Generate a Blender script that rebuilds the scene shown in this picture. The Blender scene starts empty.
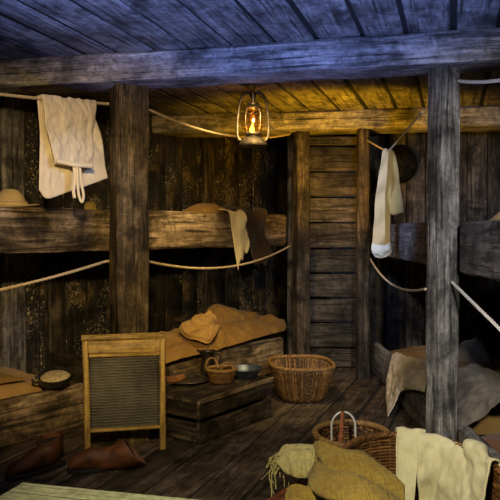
import bpy, math, random
from mathutils import Vector as V, Matrix, noise
R = random.Random(7)
C = bpy.context.scene.collection
PI = math.pi
F, CAMH, PITCH = 760.0, 1.11, math.atan(20/760)

def P(u, v, d):
    """world point at depth y = d seen along pixel (u, v)"""
    cx, cz = (u-250)/F, -(v-250)/F
    y = math.cos(PITCH) + cz*math.sin(PITCH)
    z = cz*math.cos(PITCH) - math.sin(PITCH)
    return V((cx*d/y, d, CAMH + z*d/y))

def PZ(u, v, z):
    """world point at height z seen along pixel (u, v)"""
    q = P(u, v, 1.0); return V((q.x, 1.0, q.z-CAMH))*((z-CAMH)/(q.z-CAMH)) + V((0, 0, CAMH))

def nz(p, s=1.0, o=0.0):
    return noise.noise(V((p[0]*s+o, p[1]*s+o*1.7, p[2]*s-o)))

def fbm(p, s=1.0, o=0.0):
    return nz(p, s, o) + .5*nz(p, s*2.1, o+3) + .25*nz(p, s*4.3, o+9)

# ------------------------------------------------------------------ materials
def mat_new(name):
    m = bpy.data.materials.new(name); m.use_nodes = True
    nt = m.node_tree; nt.nodes.clear()
    out = nt.nodes.new('ShaderNodeOutputMaterial')
    b = nt.nodes.new('ShaderNodeBsdfPrincipled')
    nt.links.new(b.outputs[0], out.inputs[0])
    return m, nt, b

def ramp(nt, src, stops):
    r = nt.nodes.new('ShaderNodeValToRGB')
    e = r.color_ramp.elements
    while len(e) < len(stops): e.new(.5)
    for el, (p, c) in zip(e, stops):
        el.position = p; el.color = (*c, 1) if len(c) == 3 else c
    nt.links.new(src, r.inputs[0])
    return r.outputs[0]

def mixc(nt, fac, a, b, mode='MIX'):
    n = nt.nodes.new('ShaderNodeMix'); n.data_type = 'RGBA'; n.blend_type = mode
    for sock, val in ((n.inputs[0], fac), (n.inputs[6], a), (n.inputs[7], b)):
        if isinstance(val, (int, float)): sock.default_value = val
        elif isinstance(val, tuple): sock.default_value = (*val, 1)
        else: nt.links.new(val, sock)
    return n.outputs[2]

def mathn(nt, op, a, b=None, c=None):
    n = nt.nodes.new('ShaderNodeMath'); n.operation = op
    for i, x in enumerate((a, b, c)):
        if x is None: continue
        if isinstance(x, (int, float)): n.inputs[i].default_value = x
        else: nt.links.new(x, n.inputs[i])
    return n.outputs[0]

def coords(nt, scale, offset_amount=37.0):
    tc = nt.nodes.new('ShaderNodeTexCoord'); geo = nt.nodes.new('ShaderNodeNewGeometry')
    off = mathn(nt, 'MULTIPLY', geo.outputs['Random Per Island'], offset_amount)
    add = nt.nodes.new('ShaderNodeVectorMath'); add.operation = 'ADD'
    nt.links.new(tc.outputs['Object'], add.inputs[0]); nt.links.new(off, add.inputs[1])
    mp = nt.nodes.new('ShaderNodeMapping'); mp.inputs['Scale'].default_value = scale
    nt.links.new(add.outputs[0], mp.inputs[0])
    return mp.outputs[0], add.outputs[0], geo.outputs['Random Per Island']

def tex(nt, vec, scale, detail=6, rough=.6, dist=0.0):
    n = nt.nodes.new('ShaderNodeTexNoise')
    n.inputs['Scale'].default_value = scale; n.inputs['Detail'].default_value = detail
    n.inputs['Roughness'].default_value = rough; n.inputs['Distortion'].default_value = dist
    nt.links.new(vec, n.inputs['Vector'])
    return n.outputs[0]

def bump(nt, b, h, strength, dist=.01):
    n = nt.nodes.new('ShaderNodeBump')
    n.inputs['Strength'].default_value = strength; n.inputs['Distance'].default_value = dist
    nt.links.new(h, n.inputs['Height']); nt.links.new(n.outputs[0], b.inputs['Normal'])

def wood(name, dark, mid, light, rough=.72, bmp=.7, vary=.5, stain=.75, flake=None, fl=(.60, .66), spec=.3, fine=.6):
    m, nt, b = mat_new(name)
    g, raw, rnd = coords(nt, (1.0, 8.5, 8.5))
    n1 = tex(nt, g, 2.2, 10, .66, 1.2)
    n6 = tex(nt, raw, 3.2, 6, .62, .5)
    nn = mathn(nt, 'ADD', mathn(nt, 'MULTIPLY', n1, .6), mathn(nt, 'MULTIPLY', n6, .4))
    col = ramp(nt, nn, [(.40, dark), (.5, mid), (.59, light)])
    n2 = tex(nt, raw, 5.5, 9, .72, .5)                                  # blotchy stains
    st = ramp(nt, n2, [(.38, (1-stain,)*3), (.53, (1, 1, 1))])
    col = mixc(nt, 1.0, col, st, 'MULTIPLY')
    g2, _, _ = coords(nt, (.8, 30, 30))
    n3 = tex(nt, g2, 2.0, 5, .6, .5)                                    # checks along the grain
    ck = ramp(nt, n3, [(.36, (.06,)*3), (.405, (1, 1, 1))])
    col = mixc(nt, .75, col, ck, 'MULTIPLY')
    n5 = tex(nt, raw, 34.0, 5, .75)
    col = mixc(nt, .7, col, ramp(nt, n5, [(.32, (.35,)*3), (.58, (1.2,)*3)]), 'MULTIPLY')
    g3, _, _ = coords(nt, (2.5, 70, 70))
    n7 = tex(nt, g3, 1.6, 6, .7, .3)
    col = mixc(nt, fine, col, ramp(nt, n7, [(.34, (.30,)*3), (.5, (.95,)*3), (.66, (1.45,)*3)]), 'MULTIPLY')
    if flake:
        n4 = tex(nt, raw, 11.0, 9, .75, .6)
        fm = ramp(nt, n4, [(fl[0], (0, 0, 0)), (fl[1], (1, 1, 1))])
        col = mixc(nt, fm, col, flake)
    hv = mathn(nt, 'MULTIPLY_ADD', rnd, vary, 1-vary/2)
    hs = nt.nodes.new('ShaderNodeHueSaturation'); nt.links.new(hv, hs.inputs['Value']); nt.links.new(col, hs.inputs['Color'])
    nt.links.new(hs.outputs[0], b.inputs['Base Color'])
    rr = mathn(nt, 'MULTIPLY_ADD', n2, -.35, rough+.17); nt.links.new(rr, b.inputs['Roughness'])
    b.inputs['Specular IOR Level'].default_value = spec
    hgt = mathn(nt, 'ADD', mathn(nt, 'ADD', mathn(nt, 'MULTIPLY', n1, .6), mathn(nt, 'MULTIPLY', n7, .5)), mathn(nt, 'ADD', mathn(nt, 'MULTIPLY', ck, .5), mathn(nt, 'MULTIPLY', n2, .8)))
    bump(nt, b, hgt, bmp, .012)
    return m

def cloth(name, base, dirt, weave=260, rough=.92, amt=.5, bmp=.35, scale=5.0, wmix=.22):
    m, nt, b = mat_new(name)
    _, raw, _ = coords(nt, (1, 1, 1), 0.0)
    n1 = tex(nt, raw, scale, 8, .65, .4)
    col = mixc(nt, ramp(nt, n1, [(.35, (amt,)*3), (.62, (0, 0, 0))]), base, dirt)
    w = []
    for ax in ((weave, weave*.12, weave*.12), (weave*.12, weave, weave), ):
        mp = nt.nodes.new('ShaderNodeMapping'); mp.inputs['Scale'].default_value = ax
        nt.links.new(raw, mp.inputs[0]); w.append(tex(nt, mp.outputs[0], 1.0, 2, .5))
    wv = mathn(nt, 'ADD', w[0], w[1])
    col = mixc(nt, wmix, col, ramp(nt, mathn(nt, 'MULTIPLY', wv, .5), [(.35, (.62,)*3), (.6, (1.1,)*3)]), 'MULTIPLY')
    nt.links.new(col, b.inputs['Base Color']); b.inputs['Roughness'].default_value = rough
    b.inputs['Specular IOR Level'].default_value = .15; b.inputs['Sheen Weight'].default_value = .08
    bump(nt, b, mathn(nt, 'ADD', wv, mathn(nt, 'MULTIPLY', n1, .8)), bmp, .004)
    return m

def plain(name, c1, c2, rough=.6, metal=0.0, scale=18, vary=.0, bmp=.2):
    m, nt, b = mat_new(name)
    _, raw, rnd = coords(nt, (1, 1, 1))
    n1 = tex(nt, raw, scale, 7, .65, .3)
    col = ramp(nt, n1, [(.36, c1), (.64, c2)])
    if vary:
        hs = nt.nodes.new('ShaderNodeHueSaturation')
        nt.links.new(mathn(nt, 'MULTIPLY_ADD', rnd, vary, 1-vary/2), hs.inputs['Value']); nt.links.new(col, hs.inputs['Color'])
        col = hs.outputs[0]
    nt.links.new(col, b.inputs['Base Color'])
    nt.links.new(mathn(nt, 'MULTIPLY_ADD', n1, .3, rough-.15), b.inputs['Roughness'])
    b.inputs['Metallic'].default_value = metal
    bump(nt, b, n1, bmp, .004)
    return m

def glass_mat(name):
    m, nt, b = mat_new(name)
    nt.nodes.remove(b)
    out = [n for n in nt.nodes if n.type == 'OUTPUT_MATERIAL'][0]
    t = nt.nodes.new('ShaderNodeBsdfTransparent'); t.inputs[0].default_value = (.97, .80, .42, 1)
    gl = nt.nodes.new('ShaderNodeBsdfGlossy'); gl.inputs['Roughness'].default_value = .12
    gl.inputs[0].default_value = (1, .75, .35, 1)
    mx = nt.nodes.new('ShaderNodeMixShader'); mx.inputs[0].default_value = .16
    nt.links.new(t.outputs[0], mx.inputs[1]); nt.links.new(gl.outputs[0], mx.inputs[2]); nt.links.new(mx.outputs[0], out.inputs[0])
    return m

def emit_mat(name, col, s):
    m, nt, b = mat_new(name)
    b.inputs['Base Color'].default_value = (*col, 1)
    b.inputs['Emission Color'].default_value = (*col, 1); b.inputs['Emission Strength'].default_value = s
    return m

def hull_mat(name):
    """black tarred planks with ochre patches of old paint and small pale flakes"""
    m, nt, b = mat_new(name)
    g, raw, rnd = coords(nt, (1.0, 7, 7), 9.0)
    n1 = tex(nt, g, 2.4, 9, .68, 1.0); n2 = tex(nt, raw, 3.6, 10, .74, .7); n3 = tex(nt, raw, 52, 5, .7, .6); n4 = tex(nt, raw, 2.6, 4, .6, .2)
    col = ramp(nt, n1, [(.36, (.004, .0035, .003)), (.52, (.022, .017, .012)), (.68, (.065, .05, .033))])
    pm = ramp(nt, n2, [(.52, (0, 0, 0)), (.60, (1, 1, 1))])
    col = mixc(nt, mathn(nt, 'MULTIPLY', pm, .85), col, (.17, .115, .036))
    fm = mathn(nt, 'MULTIPLY', ramp(nt, n3, [(.555, (0, 0, 0)), (.60, (1, 1, 1))]), ramp(nt, n4, [(.49, (0, 0, 0)), (.56, (1, 1, 1))]))
    dk = ramp(nt, tex(nt, raw, 5.0, 7, .7, .4), [(.42, (.12,)*3), (.55, (1, 1, 1))])
    col = mixc(nt, .95, col, dk, 'MULTIPLY')
    col = mixc(nt, fm, col, (.52, .44, .28))
    nt.links.new(col, b.inputs['Base Color'])
    nt.links.new(mathn(nt, 'MULTIPLY_ADD', n2, -.5, .72), b.inputs['Roughness'])
    b.inputs['Specular IOR Level'].default_value = .5
    bump(nt, b, mathn(nt, 'ADD', mathn(nt, 'MULTIPLY', n2, 1.2), mathn(nt, 'ADD', mathn(nt, 'MULTIPLY', n3, .5), n1)), 1.0, .02)
    return m

M = dict(
    ceil=wood('ceiling_wood', (.09, .08, .07), (.24, .22, .20), (.36, .33, .30), vary=.7, stain=.6, fine=.35),
    beam=wood('beam_wood', (.14, .13, .12), (.42, .38, .35), (.66, .61, .56), vary=0, stain=.6, flake=(.62, .58, .52), fl=(.60, .72)),
    post=wood('post_wood', (.028, .018, .008), (.11, .076, .036), (.29, .205, .105), vary=.1, stain=.75, flake=(.36, .27, .14), fl=(.62, .74), bmp=1.0),
    gpost=wood('grey_post_wood', (.05, .046, .040), (.17, .158, .14), (.36, .335, .30), vary=.1, stain=.65, bmp=1.0),
    dpost=wood('dark_post_wood', (.015, .012, .008), (.050, .038, .025), (.135, .102, .066), vary=.1, stain=.8),
    rail=wood('rail_wood', (.055, .038, .020), (.22, .155, .088), (.44, .33, .215), vary=.1, stain=.65, flake=(.42, .35, .25), fl=(.62, .74)),
    grail=wood('grey_rail_wood', (.06, .055, .052), (.20, .185, .175), (.36, .335, .31), vary=.1, stain=.6),
    floor=wood('floor_wood', (.035, .026, .018), (.11, .082, .055), (.20, .155, .11), rough=.55, vary=.7, stain=.7, spec=.45, fine=.4),
    hull=hull_mat('hull_wood'),
    hull2=wood('hull_side_wood', (.014, .013, .013), (.075, .066, .058), (.18, .155, .125), rough=.6, vary=.8, stain=.85, spec=.3),
    board=wood('partition_wood', (.020, .016, .010), (.066, .053, .036), (.135, .11, .076), vary=.6, stain=.7, fine=.35),
    crate=wood('crate_wood', (.014, .011, .007), (.055, .041, .026), (.15, .112, .066), vary=.4, stain=.75, fine=.4),
    deck=wood('deck_wood', (.03, .022, .015), (.09, .066, .044), (.16, .12, .08), vary=.5),
    pine=wood('pine_wood', (.16, .10, .025), (.36, .235, .06), (.46, .315, .09), rough=.5, vary=.1, stain=.3, bmp=.25),
    bench=wood('pale_bench_wood', (.27, .28, .16), (.36, .37, .22), (.42, .43, .27), rough=.6, vary=.05, stain=.2, bmp=.2),
    redwood=wood('red_brown_wood', (.06, .018, .008), (.22, .065, .025), (.36, .13, .05), vary=.3, stain=.5),
    canvas=cloth('tan_canvas', (.29, .165, .045), (.14, .072, .018), 220),
    canvas2=cloth('ochre_canvas', (.46, .28, .09), (.26, .145, .04), 220),
    gcanvas=cloth('grey_canvas', (.21, .18, .14), (.09, .075, .058), 220, scale=3.5),
    sheet=cloth('cream_sheet', (.74, .63, .48), (.46, .36, .25), 300),
    linen=cloth('linen', (.78, .68, .50), (.55, .44, .28), 320),
    cream=cloth('cream_linen', (.68, .52, .29), (.46, .33, .16), 300),
    fringe=cloth('fringed_linen', (.86, .74, .40), (.62, .48, .22), 260),
    yellow=cloth('yellowed_shaded_linen', (.52, .38, .15), (.34, .23, .08), 260),  # yellow of the cloth, deepened to carry the inner fold's shade
    whitec=cloth('off_white_cloth', (.82, .79, .58), (.55, .50, .30), 300, scale=8),
    cuff=cloth('white_cuff', (.62, .61, .53), (.55, .52, .42), 260),
    burlap=cloth('burlap', (.36, .255, .05), (.17, .10, .018), 170, bmp=1.6, scale=4, wmix=.8, amt=.8),
    burlap2=cloth('frayed_burlap', (.50, .44, .20), (.30, .25, .09), 170, bmp=1.4, wmix=.7),
    brown=cloth('brown_wool', (.045, .026, .012), (.022, .013, .007), 240),
    rust=cloth('rust_wool', (.22, .085, .03), (.10, .04, .016), 240),
    straw=cloth('straw_hat_felt', (.58, .44, .26), (.36, .25, .13), 300),
    rope=plain('hemp_rope', (.42, .32, .18), (.70, .56, .34), .9, 0, 60),
    wrope=plain('pale_rope', (.60, .56, .48), (.80, .76, .68), .9, 0, 60),
    wicker=plain('golden_wicker', (.07, .031, .008), (.28, .145, .042), .5, 0, 30, .9),
    wicker2=plain('brown_wicker', (.08, .034, .010), (.27, .125, .038), .55, 0, 30, .9),
    wrim=plain('wicker_rim', (.17, .085, .025), (.38, .22, .07), .55, 0, 40, .3),
    inner_shade=plain('inner_shade_wicker', (.03, .013, .004), (.07, .032, .010), .8),  # darker than the weave: basket interior shade put into colour
    gap_black=plain('black_gap_backing', (.004, .004, .004), (.012, .011, .010), .8),
    iron=plain('black_iron', (.012, .012, .014), (.05, .048, .05), .42, .8, 20),
    brass=plain('aged_lantern_metal', (.045, .036, .027), (.15, .118, .08), .45, .85, 24),
    pewter=plain('pewter', (.10, .095, .085), (.28, .265, .23), .38, .85, 20),
    dpewter=plain('dark_jug_metal', (.012, .011, .010), (.09, .08, .066), .40, .6, 9),
    tin=plain('blue_grey_tin', (.05, .07, .11), (.18, .23, .32), .45, .85, 14),
    zinc=plain('ribbed_zinc', (.07, .066, .055), (.15, .14, .115), .55, .3, 5, 0, .0),
    whitew=plain('pale_wire', (.60, .60, .58), (.80, .80, .78), .4, .1),
    leather=plain('red_brown_leather', (.05, .016, .006), (.20, .066, .024), .62, 0, 14, 0, 1.0),
    dleather=plain('dark_brown_leather', (.034, .012, .005), (.125, .045, .018), .62, 0, 14, 0, 1.0),
    sole=plain('black_sole', (.008, .007, .007), (.025, .02, .018), .6),
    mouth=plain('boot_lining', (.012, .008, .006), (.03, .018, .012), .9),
    bread=plain('sausage_skin', (.10, .035, .010), (.26, .115, .04), .45, 0, 30),
    porridge=plain('oatmeal', (.36, .26, .10), (.70, .58, .34), .8, 0, 45, 0, .9),
    wax=plain('candle_wax', (.75, .62, .40), (.88, .78, .58), .5),
    enamel=plain('black_enamel', (.010, .009, .009), (.03, .026, .024), .3),
    glass=glass_mat('lantern_glass'),
    flame=emit_mat('flame', (1.0, .46, .05), 14.0),
)

# ------------------------------------------------------------------ mesh builder (world coordinates in, object-local out)
class MB:
    def __init__(s): s.v = []; s.f = []
    def add(s, vs, fs):
        o = len(s.v); s.v += [V(p) for p in vs]; s.f += [tuple(i+o for i in f) for f in fs]
        return s
    def hewn(s, p0, p1, w, h, up=(0, 0, 1), jit=.004, ch=.012, seg=.14, seed=0.0, ends=True):
        """board from p0 to p1, w across, h along `up`, softened arrises, slightly uneven"""
        p0, p1 = V(p0), V(p1); d = (p1-p0); L = d.length; d.normalize()
        up = V(up); side = d.cross(up).normalized(); up = side.cross(d).normalized()
        n = max(2, int(L/seg)+1); a, b = w/2, h/2; c = min(ch, a*.45, b*.45)
        prof = [(-a+c, -b), (a-c, -b), (a, -b+c), (a, b-c), (a-c, b), (-a+c, b), (-a, b-c), (-a, -b+c)]
        vs, fs = [], []
        for i in range(n+1):
            q = p0 + d*(L*i/n)
            for k, (x, y) in enumerate(prof):
                e = V((q.x*5+seed, q.y*5+k//2*3.1, q.z*5-seed))
                x2 = x*(1 + jit/max(a, .01)*noise.noise(e)); y2 = y*(1 + jit/max(b, .01)*noise.noise(e+V((9, 2, 5))))
                vs.append(q + side*x2 + up*y2)
        for i in range(n):
            for k in range(8):
                k2 = (k+1) % 8
                fs.append((i*8+k, i*8+k2, (i+1)*8+k2, (i+1)*8+k))
        fs.append(tuple(range(7, -1, -1))); fs.append(tuple(n*8+k for k in range(8)))
        return s.add(vs, fs)
    def tube(s, pts, r, n=8, closed=False, caps=True):
        pts = [V(p) for p in pts]; m = len(pts); vs, fs = [], []
        rr = r if isinstance(r, (list, tuple)) else [r]*m
        up = None
        for i, p in enumerate(pts):
            t = (pts[(i+1) % m]-pts[i-1]) if closed else (pts[min(i+1, m-1)]-pts[max(i-1, 0)])
            if t.length < 1e-9: t = V((0, 0, 1))
            t.normalize()
            if up is None: up = V((0, 0, 1)) if abs(t.z) < .9 else V((1, 0, 0))
            up = up - t*up.dot(t)
            if up.length < 1e-6: up = t.orthogonal()
            up.normalize(); sd = t.cross(up)
            for k in range(n):
                a = 2*PI*k/n; vs.append(p + (sd*math.cos(a)+up*math.sin(a))*rr[i])
        for i in range(m if closed else m-1):
            j = (i+1) % m
            for k in range(n):
                k2 = (k+1) % n; fs.append((i*n+k, i*n+k2, j*n+k2, j*n+k))
        if caps and not closed:
            fs.append(tuple(range(n-1, -1, -1))); fs.append(tuple((m-1)*n+k for k in range(n)))
        return s.add(vs, fs)
    def rings(s, rings, cap0=True, cap1=True):
        n = len(rings[0]); vs = [p for r in rings for p in r]; fs = []
        for i in range(len(rings)-1):
            for k in range(n):
                k2 = (k+1) % n; fs.append((i*n+k, i*n+k2, (i+1)*n+k2, (i+1)*n+k))
        if cap0: fs.append(tuple(range(n-1, -1, -1)))
        if cap1: fs.append(tuple((len(rings)-1)*n+k for k in range(n)))
        return s.add(vs, fs)
    def lathe(s, prof, c, n=32, sx=1, sy=1, rot=None, cap0=True, cap1=True):
        c = V(c); rg = []
        for r, z in prof:
            ring = []
            for k in range(n):
                p = V((r*sx*math.cos(2*PI*k/n), r*sy*math.sin(2*PI*k/n), z))
                if rot: p = rot @ p
                ring.append(c+p)
            rg.append(ring)
        return s.rings(rg, cap0, cap1)
    def grid(s, g):
        a, b = len(g), len(g[0])
        return s.add([p for r in g for p in r], [(i*b+j, i*b+j+1, (i+1)*b+j+1, (i+1)*b+j) for i in range(a-1) for j in range(b-1)])
    def build(s, name, mat, parent=None, frame=None, sharp=38, solid=0, sub=0):
        pw = parent_world.get(parent.name, Matrix()) if parent else Matrix()
        if frame is None:
            if parent: frame = pw
            else:
                xs = [p.x for p in s.v]; ys = [p.y for p in s.v]; zs = [p.z for p in s.v]
                frame = Matrix.Translation(((min(xs)+max(xs))/2, (min(ys)+max(ys))/2, min(zs)))
        inv = frame.inverted()
        me = bpy.data.meshes.new(name); me.from_pydata([inv @ p for p in s.v], [], s.f)
        me.validate(); me.update(); me.shade_smooth(); me.set_sharp_from_angle(angle=math.radians(sharp))
        me.materials.append(M[mat])
        o = bpy.data.objects.new(name, me); C.objects.link(o)
        if parent: o.parent = parent
        o.matrix_basis = pw.inverted() @ frame
        parent_world[o.name] = frame
        if solid:
            md = o.modifiers.new('thickness', 'SOLIDIFY'); md.thickness = solid; md.offset = 0
        if sub:
            md = o.modifiers.new('smooth', 'SUBSURF'); md.levels = sub; md.render_levels = sub
        return o
parent_world = {}

def frame_along(p0, d, up=(0, 0, 1)):
    """frame whose local X runs along d (the wood grain)"""
    x = V(d).normalized(); up = V(up); y = up.cross(x).normalized(); z = x.cross(y)
    return Matrix(((x.x, y.x, z.x, p0[0]), (x.y, y.y, z.y, p0[1]), (x.z, y.z, z.z, p0[2]), (0, 0, 0, 1)))
def vframe(p0): return frame_along(p0, (0, 0, 1), (0, 1, 0))

def tag(o, label, cat, group=None, kind=None):
    if label: o['label'] = label
    if cat: o['category'] = cat
    if group: o['group'] = group
    if kind: o['kind'] = kind
    return o
def struct(o): o['kind'] = 'structure'; return o
def thing(name, label, cat, loc, rotz=0, group=None):
    o = bpy.data.objects.new(name, None); C.objects.link(o)
    m = Matrix.Translation(loc) @ Matrix.Rotation(rotz, 4, 'Z'); o.matrix_basis = m
    o.empty_display_size = .1; parent_world[o.name] = m
    return tag(o, label, cat, group)
def board(name, mat, p0, p1, w, h, parent=None, up=(0, 0, 1), **k):
    fr = frame_along(p0, V(p1)-V(p0), up if abs((V(p1)-V(p0)).normalized().dot(V(up))) < .95 else (0, 1, 0))
    return MB().hewn(p0, p1, w, h, up, **k).build(name, mat, parent, fr)

# ------------------------------------------------------------------ cloth patches
def cr(p, t):
    """Catmull-Rom through a list of vectors, t in 0..1"""
    n = len(p)-1; x = min(max(t*n, 0), n-1e-6); i = int(x); f = x-i
    a, b, c, d = p[max(i-1, 0)] if i > 0 else p[0]*2-p[1], p[i], p[i+1], p[i+2] if i+2 <= n else p[n]*2-p[n-1]
    return b + (c-a)*(.5*f) + (a*2-b*5+c*4-d)*(.5*f*f) + (b*3-a-c*3+d)*(.5*f*f*f)
def patch(net, nu=40, nv=40, amp=.006, sc=14, fold=None, o=0.0, crease=0.0, csc=6):
    net = [[V(p) for p in r] for r in net]; g = []
    for i in range(nu+1):
        col = [cr(r, i/nu) for r in net]
        g.append([cr(col, j/nv) for j in range(nv+1)])
    out = []
    for i in range(nu+1):
        row = []
        for j in range(nv+1):
            a = g[min(i+1, nu)][j]-g[max(i-1, 0)][j]; b = g[i][min(j+1, nv)]-g[i][max(j-1, 0)]
            n = a.cross(b)
            n = n.normalized() if n.length > 1e-12 else V((0, 0, 1))
            p = g[i][j]
            h = amp*fbm(p, sc, o)
            if crease: h += crease*(.5-abs(fbm(p, csc, o+20)))
            e = min(i, nu-i)/nu; f_ = min(j, nv-j)/nv; h *= .25+.75*min(1, e/.08)*min(1, f_/.08)
            if fold: h += fold(i/nu, j/nv)
            row.append(p+n*h)
        out.append(row)
    return out
def cloth_obj(name, mat, nets, parent=None, solid=.004, **k):
    mb = MB()
    for n in nets: mb.grid(patch(n, **k))
    return mb.build(name, mat, parent, sharp=75, solid=solid)

def cushion(o3, ax, ay, lx, ly, h, hf=None, nx=44, ny=36, pw=.28, amp=.01, sc=9, o=0.0, crease=.0, csc=5, z0=0.0, corner=0.0):
    """soft closed slab: origin corner o3, horizontal axes ax, ay; hf(x,y) adds height"""
    o3, ax, ay = V(o3), V(ax).normalized(), V(ay).normalized(); top, bot = [], []
    for i in range(nx+1):
        rt, rb = [], []
        for j in range(ny+1):
            x, y = i/nx, j/ny
            ex, ey = 4*x*(1-x), 4*y*(1-y)
            e = (max(ex, 0)**pw)*(max(ey, 0)**pw)
            px, py = x, y
            if corner:                                   # waist the sides, leave ears at the corners
                px = .5+(x-.5)*(1-corner*ey*abs(2*x-1)); py = .5+(y-.5)*(1-corner*ex*abs(2*y-1))
            q = o3 + ax*(px*lx) + ay*(py*ly)
            hh = h + (hf(x, y) if hf else 0)
            w = amp*fbm(q, sc, o) + (crease*(.5-abs(fbm(q, csc, o+5))) if crease else 0)
            rt.append(q + V((0, 0, z0*0 + e*(hh+w)*.98 + .002))); rb.append(q - V((0, 0, 0)))
        top.append(rt); bot.append(rb)
    mb = MB(); mb.grid(top); mb.grid([list(reversed(r)) for r in bot])
    edge_t, edge_b = [], []
    idx = [(i, 0) for i in range(nx)] + [(nx, j) for j in range(ny)] + [(i, ny) for i in range(nx, 0, -1)] + [(0, j) for j in range(ny, 0, -1)]
    for i, j in idx: edge_t.append(top[i][j]); edge_b.append(bot[i][j])
    mb.rings([edge_b, edge_t], False, False)
    return mb

# ------------------------------------------------------------------ camera
cam = bpy.data.cameras.new('camera'); cam.lens = F/500*36; cam.sensor_width = 36; cam.clip_start = .05
co = bpy.data.objects.new('camera', cam); C.objects.link(co)
co.location = (0, 0, CAMH); co.rotation_euler = (PI/2-PITCH, 0, 0)
bpy.context.scene.camera = co

# ------------------------------------------------------------------ setting
T15 = math.radians(15)
SA, SB = V((math.sin(T15), math.cos(T15), 0)), V((math.cos(T15), -math.sin(T15), 0))    # along / across the hold
def planked(name, mat, org, along, across, l0, l1, a0, a1, w, thick, up=(0, 0, 1), gap=.007, jit=.003, clip=None, backing=0):
    along, across, up = V(along), V(across), V(up); mb = MB(); a = a0; k = 0
    while a < a1:
        ww = w*(.9+.2*R.random()); 
        l_0, l_1 = l0, l1
        if clip: l_0, l_1 = clip(a+ww/2, l0, l1)
        c = V(org)+across*(a+ww/2)
        off = up*(R.random()-.5)*.006
        mb.hewn(c+along*l_0+off, c+along*l_1+off, ww-gap*(.6+R.random()), thick, up, jit=jit, ch=.004, seg=.3, seed=k*3.7)
        a += ww; k += 1
    o = struct(mb.build(name, mat, None, frame_along(org, along, up)))
    if backing:
        c = V(org)+across*((a0+a)/2)+up*(backing*.0035)
        MB().hewn(c+along*(l0+.01), c+along*(l1-.01), a-a0-.02, thick-.006, up, jit=0, ch=.001, seg=5).build('gap_backing', 'gap_black', o, frame_along(org, along, up))  # black slab added behind the planks, its colour darkens the gaps
    return o
# floor (top at z = 0)
T18 = math.radians(18)
FA, FB = V((math.sin(T18), math.cos(T18), 0)), V((math.cos(T18), -math.sin(T18), 0))
planked('floor', 'floor', (0, 0, -.02), FA, FB, .2, 7.6, -4.0, 3.0, .205, .04, gap=.013, backing=-1)
planked('ceiling', 'ceil', (0, 0, 2.02), SA, SB, 1.0, 8.3, -4.2, 2.6, .20, .035, gap=.021, jit=.003, backing=1)
# beams
def beam(name, mat, fp, ang, w, z0, z1, s0, s1, label):
    a = V((math.cos(ang), -math.sin(ang), 0)); b = V((math.sin(ang), math.cos(ang), 0))
    c = V((fp[0], fp[1], (z0+z1)/2))+b*(w/2)
    o = board(name, mat, c+a*s0, c+a*s1, w, z1-z0, jit=.007, ch=.014, seg=.16)
    return tag(o, label, 'beam')
beam('ceiling_beam', 'beam', (-.55, 3.8), T15, .28, 1.86, 2.001, -2.2, 2.6, 'broad weathered ceiling beam across the front, resting on the two big posts')
beam('ceiling_beam', 'beam', (.523, 5.68), math.radians(10), .34, 1.86, 2.001, -1.45, 1.52, 'rear ceiling beam behind the lantern, resting on the two narrow posts')

# left hull: rail line LP0 + LA*t, wall at LN*.80
LP0, LA, LN = V((-1.26, 3.82, 0)), V((.588, .809, 0)), V((-.809, .588, 0))
def L(t, w=0, z=0): return LP0 + LA*t + LN*w + V((0, 0, z))
planked('wall_left', 'hull', L(0, .84), (0, 0, 1), LA, -.03, 1.998, -1.0, 4.6, .20, .04, up=LN, jit=.006, gap=.010, backing=1)
for n, (t, wd) in enumerate(((.66, .17), (.99, .125), (2.62, .12))):
    struct(board('trim_%d' % (n+1), 'dpost' if n else 'grail', L(t, .785, 0), L(t, .785, 1.998), wd, .06, up=LN, jit=.006))
# right hull
RX = .95
planked('wall_right', 'hull2', (2.06, 0, 0), (0, 0, 1), (0, 1, 0), -.03, 1.998, 1.6, 6.9, .16, .04, up=(1, 0, 0), jit=.006)
planked('wall_end', 'hull2', (0, 6.24, 0), (0, 0, 1), (1, 0, 0), -.03, 1.998, .93, 2.04, .17, .04, up=(0, 1, 0), jit=.006)
# partition of horizontal boards between the two narrow posts
mb = MB(); z = 1.86; k = 0
for z1 in (1.86, 1.778, 1.573, 1.370, 1.168, .962, .765, .568, .370):
    z0 = {1.86: 1.778, 1.778: 1.573, 1.573: 1.370, 1.370: 1.168, 1.168: .962, .962: .765, .765: .568, .568: .370, .370: .165}[z1]
    dy = .008*R.random()
    mb.hewn((.36, 6.07+dy, (z0+z1)/2), (.96, 6.07+dy, (z0+z1)/2), .03, z1-z0-.014, jit=.004, ch=.005, seed=k*5.1); k += 1
struct(mb.build('wall_back', 'board', None, frame_along((.36, 6.07, 0), (1, 0, 0))))
struct(board('baseboard_back', 'dpost', (.36, 6.10, .08), (.96, 6.10, .08), .06, .155))
struct(board('trim_4', 'hull2', (.33, 6.12, 0), (.33, 6.12, 1.86), .06, .10, up=(0, 1, 0)))

# ------------------------------------------------------------------ posts
def post(mat, x, y, w, dpt, rot, z1, label):
    up = V((-math.sin(rot), math.cos(rot), 0))
    o = MB().hewn((x, y, 0), (x, y, z1), w, dpt, up, jit=.007, ch=.012, seg=.10, seed=x*7).build('timber_post', mat, None, vframe((x, y, 0)))
    return tag(o, label, 'post')
post('post', -.640, 4.02, .17, .17, math.radians(25), 1.86, 'thick brown timber post that the washboard leans on')
post('gpost', .904, 3.56, .115, .115, math.radians(22), 1.86, 'grey weathered timber post between the two halves of the right bunks')
post('dpost', .395, 5.83, .105, .10, math.radians(20), 1.86, 'dark narrow post behind the empty wicker basket')
post('dpost', .845, 5.68, .085, .085, math.radians(8), 1.86, 'slim post beside the hanging cream cloth and the plank partition')

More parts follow.
